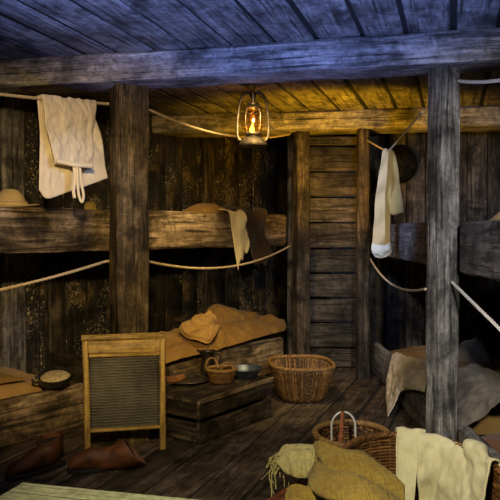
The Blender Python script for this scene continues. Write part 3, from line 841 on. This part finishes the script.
def ray(u, v, d, m):
    e = P(u, v, d); return [K0, K0.lerp(e, .18)+V((0, -.012, .012)), K0.lerp(e, .5)+V((0, -.03, m)), K0.lerp(e, .8)+V((0, -.015, m*.6)), e]
kn = [ray(203, 316, 5.50, .01), ray(190, 321, 5.38, .03), ray(180, 328, 5.22, .035), ray(186, 338, 5.06, .03), ray(198, 341, 5.02, .03), ray(208, 344, 5.04, .02), ray(214, 337, 5.12, .02), ray(219, 326, 5.28, .01)]
ck_ = thing('crumpled_cloth', 'crumpled lighter cloth knotted in the middle of the tan canvas', 'cloth', P(200, 340, 5.05))
cloth_obj('cloth_folds', 'canvas2', [kn], ck_, .006, amp=.004, sc=20, crease=.014, csc=9, nu=110, nv=50, o=2.2, fold=lambda a, b: .016*math.sin(a*31+b*2+2.2*math.sin(a*13))*min(1, b*1.6+.15)*(.6+.4*math.sin(a*19+b*7)))
cushion(K0+V((-.045, -.05, -.03)), (.9, .4, 0), (-.4, .9, 0), .10, .09, .055, None, 20, 18, amp=.02, sc=26, crease=.04, csc=18, corner=.2).build('knot', 'canvas2', ck_, sharp=80)

# ------------------------------------------------------------------ upper left bunk: hat, scraps, cloths
hc = L(.215, .20, 1.2265)
ht = thing('hat', 'tan felt hat with a wide brim on the upper bunk', 'hat', hc)
n = 40; rg = []
for r, z in ((.004, .014), (.085, .014), (.12, .015), (.150, .020), (.153, .023), (.148, .026), (.118, .022), (.084, .024), (.076, .045), (.060, .075), (.040, .098), (.022, .104), (.008, .098)):
    rg.append([hc+V((r*1.1*math.cos(2*PI*k/n), r*.95*math.sin(2*PI*k/n), z*1.12-.012+(.006*math.cos(4*PI*k/n) if r > .11 else 0))) for k in range(n)])
felt = MB().rings(rg).build('felt_body', 'straw', ht)
rg = [[hc+V((r*1.1*math.cos(2*PI*k/n), r*.95*math.sin(2*PI*k/n), z)) for k in range(n)] for r, z in ((.087, .016), (.086, .024), (.081, .036))]
MB().rings(rg, False, False).build('hat_band', 'straw', felt, solid=.003)
o = cushion(P(84, 208, 4.36)*1+V((0, 0, -.02)), (.9, .3, 0), (-.3, .9, 0), .075, .07, .045, None, 14, 12, amp=.015, sc=30, crease=.02, csc=20).build('folded_rag', 'burlap', None, sharp=80)
o.location.z = 1.2265
tag(o, 'small ochre rag on the upper bunk rail below the trousers', 'rag')
o = cushion(L(1.70, .07, 1.2265), LA, LN, .34, .22, .045, lambda x, y: .03*math.exp(-((x-.35)/.25)**2), amp=.012, sc=9, crease=.02, csc=7).build('blanket', 'canvas', None, sharp=80)
tag(o, 'folded tan blanket on the upper bunk behind the yellowed cloth', 'blanket')
def hang(t0, t1, back, drops, mat, name, label, cat, nt=6, shift=0.0, **k):
    """cloth lying over the upper left rail: from inside the bunk over the rail and down the room side"""
    net = []
    for i in range(nt):
        f = i/(nt-1); t = t0+(t1-t0)*f
        dp = drops[0]+(drops[1]-drops[0])*f if len(drops) == 2 else cr([V((x, 0, 0)) for x in drops], f).x
        row = [L(t-.02, back, 1.262), L(t, back*.5, 1.268), L(t, .05, 1.252), L(t, .015, 1.250), L(t+shift*.1, -.022, 1.228)]
        for q in (.25, .5, .75, 1.0): row.append(L(t+shift*q*(1-.0*f), -.026-.01*q, 1.228-dp*q))
        net.append(row)
    o = cloth_obj(name, mat, [net], None, .004, **k)
    return tag(o, label, cat)
hang(1.86, 2.02, .28, (.41, .33, .335, .27, .285, .20), 'fringe', 'hanging_cloth', 'yellowed fringed cloth hanging over the upper bunk rail', 'cloth', shift=.09, amp=.004, sc=16, fold=lambda a, b: .020*math.sin(a*10+b*2.5)*min(1, max(0, b-.3)*2.5)+.006*math.sin(a*27+b*4)*b, nu=30, nv=60)
hang(2.06, 2.30, .30, (.30, .37, .36, .38, .33, .34), 'brown', 'coat', 'dark brown wool coat hanging over the upper bunk rail', 'coat', shift=.05, amp=.008, sc=13, fold=lambda a, b: .024*math.sin(a*13+b*2)*min(1, b*2), nu=40, nv=60)
cp = L(2.345, .04, 1.229)
cs = thing('candle', 'small pale candle stub on the upper bunk rail past the brown coat', 'candle', cp)
MB().lathe([(.028, 0), (.036, .003), (.038, .007), (.03, .006), (.02, .004)], cp, 20).build('saucer', 'wax', cs)
MB().lathe([(.013, .004), (.014, .012), (.011, .028), (.006, .032)], cp+V((.008, 0, 0)), 16).build('wax_stub', 'wax', cs)

# trousers on the rope
def rp(u):
    k = (u-250)/F; dx, dy = RT1.x-RT0.x, RT1.y-RT0.y
    q = (k*RT0.y-RT0.x)/(dx-k*dy); z = RT0.z+(RT1.z-RT0.z)*q-4*.012*q*(1-q)
    return V((RT0.x+dx*q, RT0.y+dy*q, z))
ff = V((.875, -.484, 0))
tr = thing('trousers', 'cream linen trousers with a drawstring hung over the upper rope', 'trousers', rp(66)-V((0, 0, .42)))
us_t, us_b, v_b = (41, 53, 66, 80, 94.5), (55, 64, 74, 83, 92), (164, 166, 168, 168.5, 169)
net = []
for ut, ub, vb in zip(us_t, us_b, v_b):
    t = rp(ut); dt = t.y; row = [t-ff*.004+V((0, 0, .009)), t+ff*.013+V((0, 0, .004))]
    for q in (.33, .66, 1.0):
        u = ut+(ub-ut)*q; d = dt+(rp(ub).y-dt)*q-.02
        vt = 104+(vb-104)*q
        row.append(P(u, vt, d-.01))
    net.append(row)
cloth_obj('front_panel', 'linen', [net], tr, .004, amp=.004, sc=16, nu=70, nv=80, crease=.014, csc=9, fold=lambda a, b: .006*math.sin(a*14+b*3)*b)
net = []
for ut, ub, vb in ((40, 39, 190), (47, 47.5, 198.5), (62, 68, 192), (79, 89, 185), (94.5, 108, 178)):
    t = rp(ut); row = [t+ff*.006+V((0, 0, .008)), t-ff*.013+V((0, 0, .002))]
    for q in (.33, .66, 1.0):
        u = ut+(ub-ut)*q; d = t.y+.035+(.03*q)
        row.append(P(u, 104+(vb-104)*q, d))
    net.append(row)
cloth_obj('back_panel', 'linen', [net], tr, .004, amp=.004, sc=14, nu=70, nv=80, crease=.013, csc=8, o=4, fold=lambda a, b: .006*math.sin(a*12)*b)
dd = 3.78
mb = MB()
mb.tube([cr([P(74, 167, dd-.01), P(75, 180, dd-.02), P(73.5, 190, dd-.02), P(74.5, 198, dd-.02)], i/14) for i in range(15)], .0085, 7)
mb.tube([cr([P(77, 167, dd-.01), P(77.5, 182, dd-.025), P(79, 196, dd-.03), P(82, 202, dd-.03), P(83.5, 195, dd-.03), P(81, 182, dd-.025), P(80, 168, dd-.01)], i/30) for i in range(31)], .0068, 7)
mb.build('drawstring', 'linen', tr)
band = [[n_[-1]+V((0, 0, .022))-ff*-.008, n_[-1]-ff*-.010] for n_ in [[P(u, v, d-.02)] for u, v, d in ((55, 163, 3.72), (64, 165, 3.75), (74, 167, 3.78), (83, 167.5, 3.82), (92, 168, 3.86))]]
mbb = MB(); mbb.grid([[cr([r[j] for r in band], i/24) for j in (0, 1)] for i in range(25)]); mbb.build('waistband', 'linen', tr, solid=.006)

# cream cloth on the V rope
hcl = thing('hanging_cloth', 'long cream cloth bunched on the V of rope by the slim post', 'cloth', P(385, 255, 4.80))
def strip(tops, bots, dt, db, nn=5):
    net = []
    for (ut, vt), (ub, vb) in zip(tops, bots):
        row = []
        for k in range(nn):
            q = k/(nn-1); e = q**.75
            row.append(P(ut+(ub-ut)*e, vt+(vb-vt)*q, dt+(db-dt)*q))
        net.append(row)
    return net
o = cloth_obj('long_fold', 'cream', [strip(((382.5, 151), (384, 149), (386, 149), (388, 151)), ((371.5, 247), (376, 249), (380, 249), (384, 247)), 4.76, 4.74)], hcl, .006, amp=.004, sc=14, nu=26, nv=60,
          fold=lambda a, b: .020*math.sin(a*9+.4)+.007*math.sin(a*21+b*2))
o = cloth_obj('short_fold', 'yellow', [strip(((387, 150), (390, 149), (393, 151), (395, 155)), ((388, 214), (394, 215), (399, 214), (403.5, 213)), 4.80, 4.82)], hcl, .006, amp=.004, sc=14, nu=26, nv=50, o=2,
          fold=lambda a, b: .014*math.sin(a*9))
o['label'] = 'shorter yellowed fold'
o = cloth_obj('shaded_inner_fold', 'yellow', [strip(((386, 151), (389, 150), (392, 151)), ((380, 247), (385, 247), (390, 245)), 4.80, 4.80)], hcl, .006, amp=.004, sc=14, nu=20, nv=50, fold=lambda a, b: .010*math.sin(a*7))  # darker colour painted in for the shade between the folds
o = cloth_obj('cuff', 'cuff', [[[P(372, 243, 4.715), P(371.5, 250, 4.70), P(375, 257, 4.70)], [P(379, 245, 4.70), P(380, 251, 4.68), P(381, 258, 4.69)], [P(386, 245, 4.71), P(388, 250, 4.69), P(388, 256, 4.70)], [P(390, 242, 4.75), P(391, 247, 4.74), P(390.5, 252, 4.75)]]], hcl, .006, amp=.006, sc=22, crease=.012, csc=16, nu=24, nv=18)
o['label'] = 'whiter turned-up end'

# round pan on the end wall
pc = P(399.5, 164.5, 6.19)
pn = thing('hanging_pan', 'dark round metal pan hung on the wall behind the long cream cloth', 'pan', pc-V((0, 0, .165)))
rx = Matrix.Rotation(PI/2, 3, 'X')
MB().lathe([(.02, .035), (.13, .030), (.142, .02), (.155, -.02), (.150, -.02), (.135, .018), (.02, .022)], pc, 48, rot=rx).build('body', 'iron', pn)
MB().tube([pc+V((.156*math.cos(2*PI*k/64), -.022+.045, .156*math.sin(2*PI*k/64))) for k in range(64)], .003, 6, closed=True).build('rim', 'zinc', pn)

# ------------------------------------------------------------------ right bunks' bedding
o = cushion((RX+.06, 3.75, .0935), (1, 0, 0), (0, 1, 0), .70, 2.2, .155, lambda x, y: .05*x, nx=36, ny=70, amp=.014, sc=6, crease=.03, csc=4, o=6).build('mattress', 'canvas', None, sharp=80)
tag(o, 'tan mattress in the low grey bunk under the cream sheet', 'mattress')
sh = [
    [V((1.00, 5.15, .272)), V((.955, 5.07, .266)), V((.922, 5.05, .165)), V((.895, 4.96, .040)), V((.812, 4.45, .012))],
    [V((1.00, 4.91, .292)), V((.957, 4.84, .276)), V((.925, 4.81, .173)), V((.908, 4.74, .100)), V((.868, 4.50, .090))],
    [V((1.025, 4.75, .31)), V((.990, 4.69, .285)), V((.955, 4.64, .268)), V((.928, 4.56, .205)), V((.915, 4.53, .145))],
    [V((1.057, 4.62, .32)), V((1.01, 4.52, .295)), V((.957, 4.34, .268)), V((.932, 4.27, .245)), V((.925, 4.235, .215))],
    [V((1.10, 4.52, .32)), V((1.06, 4.42, .30)), V((1.00, 4.255, .28)), V((.957, 4.10, .268)), V((.930, 4.02, .245))],
]
o = cloth_obj('sheet', 'sheet', [sh], None, .005, amp=.006, sc=16, crease=.04, csc=7, nu=80, nv=70, o=1)
tag(o, 'cream sheet spilling over the grey rail onto the floor', 'sheet')
o = cushion((RX+.06, 1.95, .0735), (1, 0, 0), (0, 1, 0), .70, 1.68, .12, lambda x, y: .03*x, nx=36, ny=60, amp=.012, sc=6, crease=.02, csc=4, o=9).build('wool_blanket', 'rust', None, sharp=80)
tag(o, 'rust-brown wool blanket under the grey canvas beside the worn rail', 'blanket')
gc = [
    [P(448, 372, 4.25), P(450, 400, 3.95), P(452, 426, 3.74), P(456, 434, 3.60)],
    [P(462, 367, 4.30), P(464, 385, 3.98), P(465, 410, 3.72), P(466, 428, 3.56)],
    [P(478, 367, 4.28), P(480, 382, 3.96), P(480, 405, 3.66), P(481, 419, 3.50)],
    [P(495, 375, 4.20), P(496, 388, 3.88), P(496, 400, 3.60), P(497, 406, 3.42)],
    [P(520, 385, 4.05), P(520, 392, 3.75), P(519, 396, 3.50), P(519, 400, 3.30)],
    [P(550, 390, 3.95), P(550, 396, 3.66), P(550, 400, 3.42), P(550, 404, 3.20)],
]
o = cloth_obj('canvas_blanket', 'gcanvas', [gc], None, .007, amp=.008, sc=12, crease=.07, csc=5, nu=100, nv=80, o=3)
tag(o, 'grey-brown canvas blanket rumpled on the low bunk right of the grey post', 'blanket')
o = cushion(P(449, 364, 4.75)+V((0, 0, -.0)), (.95, -.3, 0), (.3, .95, 0), .26, .30, .10, lambda x, y: .06*(1-y)*x, nx=30, ny=30, amp=.02, sc=12, crease=.06, csc=8, o=5, pw=.35, corner=.3).build('pillow', 'gcanvas', None, sharp=80)
tag(o, 'crumpled small pillow behind the grey canvas blanket', 'pillow')
o = cushion((RX+.07, 3.05, 1.1135), (1, 0, 0), (0, 1, 0), .22, .30, .062, lambda x, y: .02*math.exp(-((y-.5)/.2)**2), amp=.01, sc=12).build('blanket', 'canvas2', None, sharp=80)
tag(o, 'ochre cloth bump showing above the upper grey rail at the edge', 'blanket')

# ------------------------------------------------------------------ light
def spot(name, loc, tgt, power, col, size=60, blend=.6, rad=.08):
    l = bpy.data.lights.new(name, 'SPOT'); l.energy = power; l.color = col; l.spot_size = math.radians(size); l.spot_blend = blend; l.shadow_soft_size = rad
    o = bpy.data.objects.new(name, l); C.objects.link(o); o.location = loc
    o.rotation_euler = (V(tgt)-V(loc)).to_track_quat('-Z', 'Y').to_euler(); return o
def point(name, loc, power, col, rad=.03):
    l = bpy.data.lights.new(name, 'POINT'); l.energy = power; l.color = col; l.shadow_soft_size = rad
    o = bpy.data.objects.new(name, l); C.objects.link(o); o.location = loc; return o
WARM, GOLD, BLUE, COOL = (1.0, .71, .30), (1.0, .50, .012), (.22, .34, 1.0), (.97, .95, .96)
spot('blue_spot', (.25, 1.5, .60), (.08, 2.35, 2.0), 290, BLUE, 76, .6, .15)
spot('warm_spot', (-.15, .5, 1.85), (-.85, 4.0, .95), 430, WARM, 38, .9, .08)
spot('key_spot', (-.45, .8, 1.9), (.15, 2.2, .4), 165, (1.0, .86, .52), 60, .9, .05)
spot('cool_spot', (.6, .5, 1.55), (1.05, 3.5, .95), 330, COOL, 42, .9, .10)
spot('bunk_fill', (.35, .9, 1.9), (-.1, 5.0, .35), 90, WARM, 24, .8, .06)  # added fill without a known source, lifts canvas, crate and basket
point('lantern_light', (LX-.006, LY, ZB+.118), 4.0, (1.0, .52, .10), .012)
spot('ceiling_spot', (.50, 4.90, 1.15), (.65, 5.7, 1.95), 62, GOLD, 122, .8, .08)
spot('rear_fill', (.05, 4.25, 1.84), (-.2, 5.6, .55), 66, WARM, 110, .8, .06)  # fill put in to brighten the rear hull wall and canvas heap
spot('right_blue_fill', (.2, 3.95, 1.70), (1.35, 5.7, .75), 45, (.45, .58, 1.0), 60, .8, .08)  # added blue tint for the right bunk walls, no known fixture
spot('left_blue_fill', (-.2, 3.0, 1.65), (-1.6, 4.7, .75), 18, (.45, .58, 1.0), 50, .8, .08)  # dim blue added over the lower left wall, no lamp there
w = bpy.data.worlds.new('world'); bpy.context.scene.world = w; w.use_nodes = True
w.node_tree.nodes['Background'].inputs[0].default_value = (.30, .36, .55, 1); w.node_tree.nodes['Background'].inputs[1].default_value = .02
vs = bpy.context.scene.view_settings
vs.view_transform = 'Standard'; vs.look = 'None'; vs.exposure = 0; vs.gamma = 1
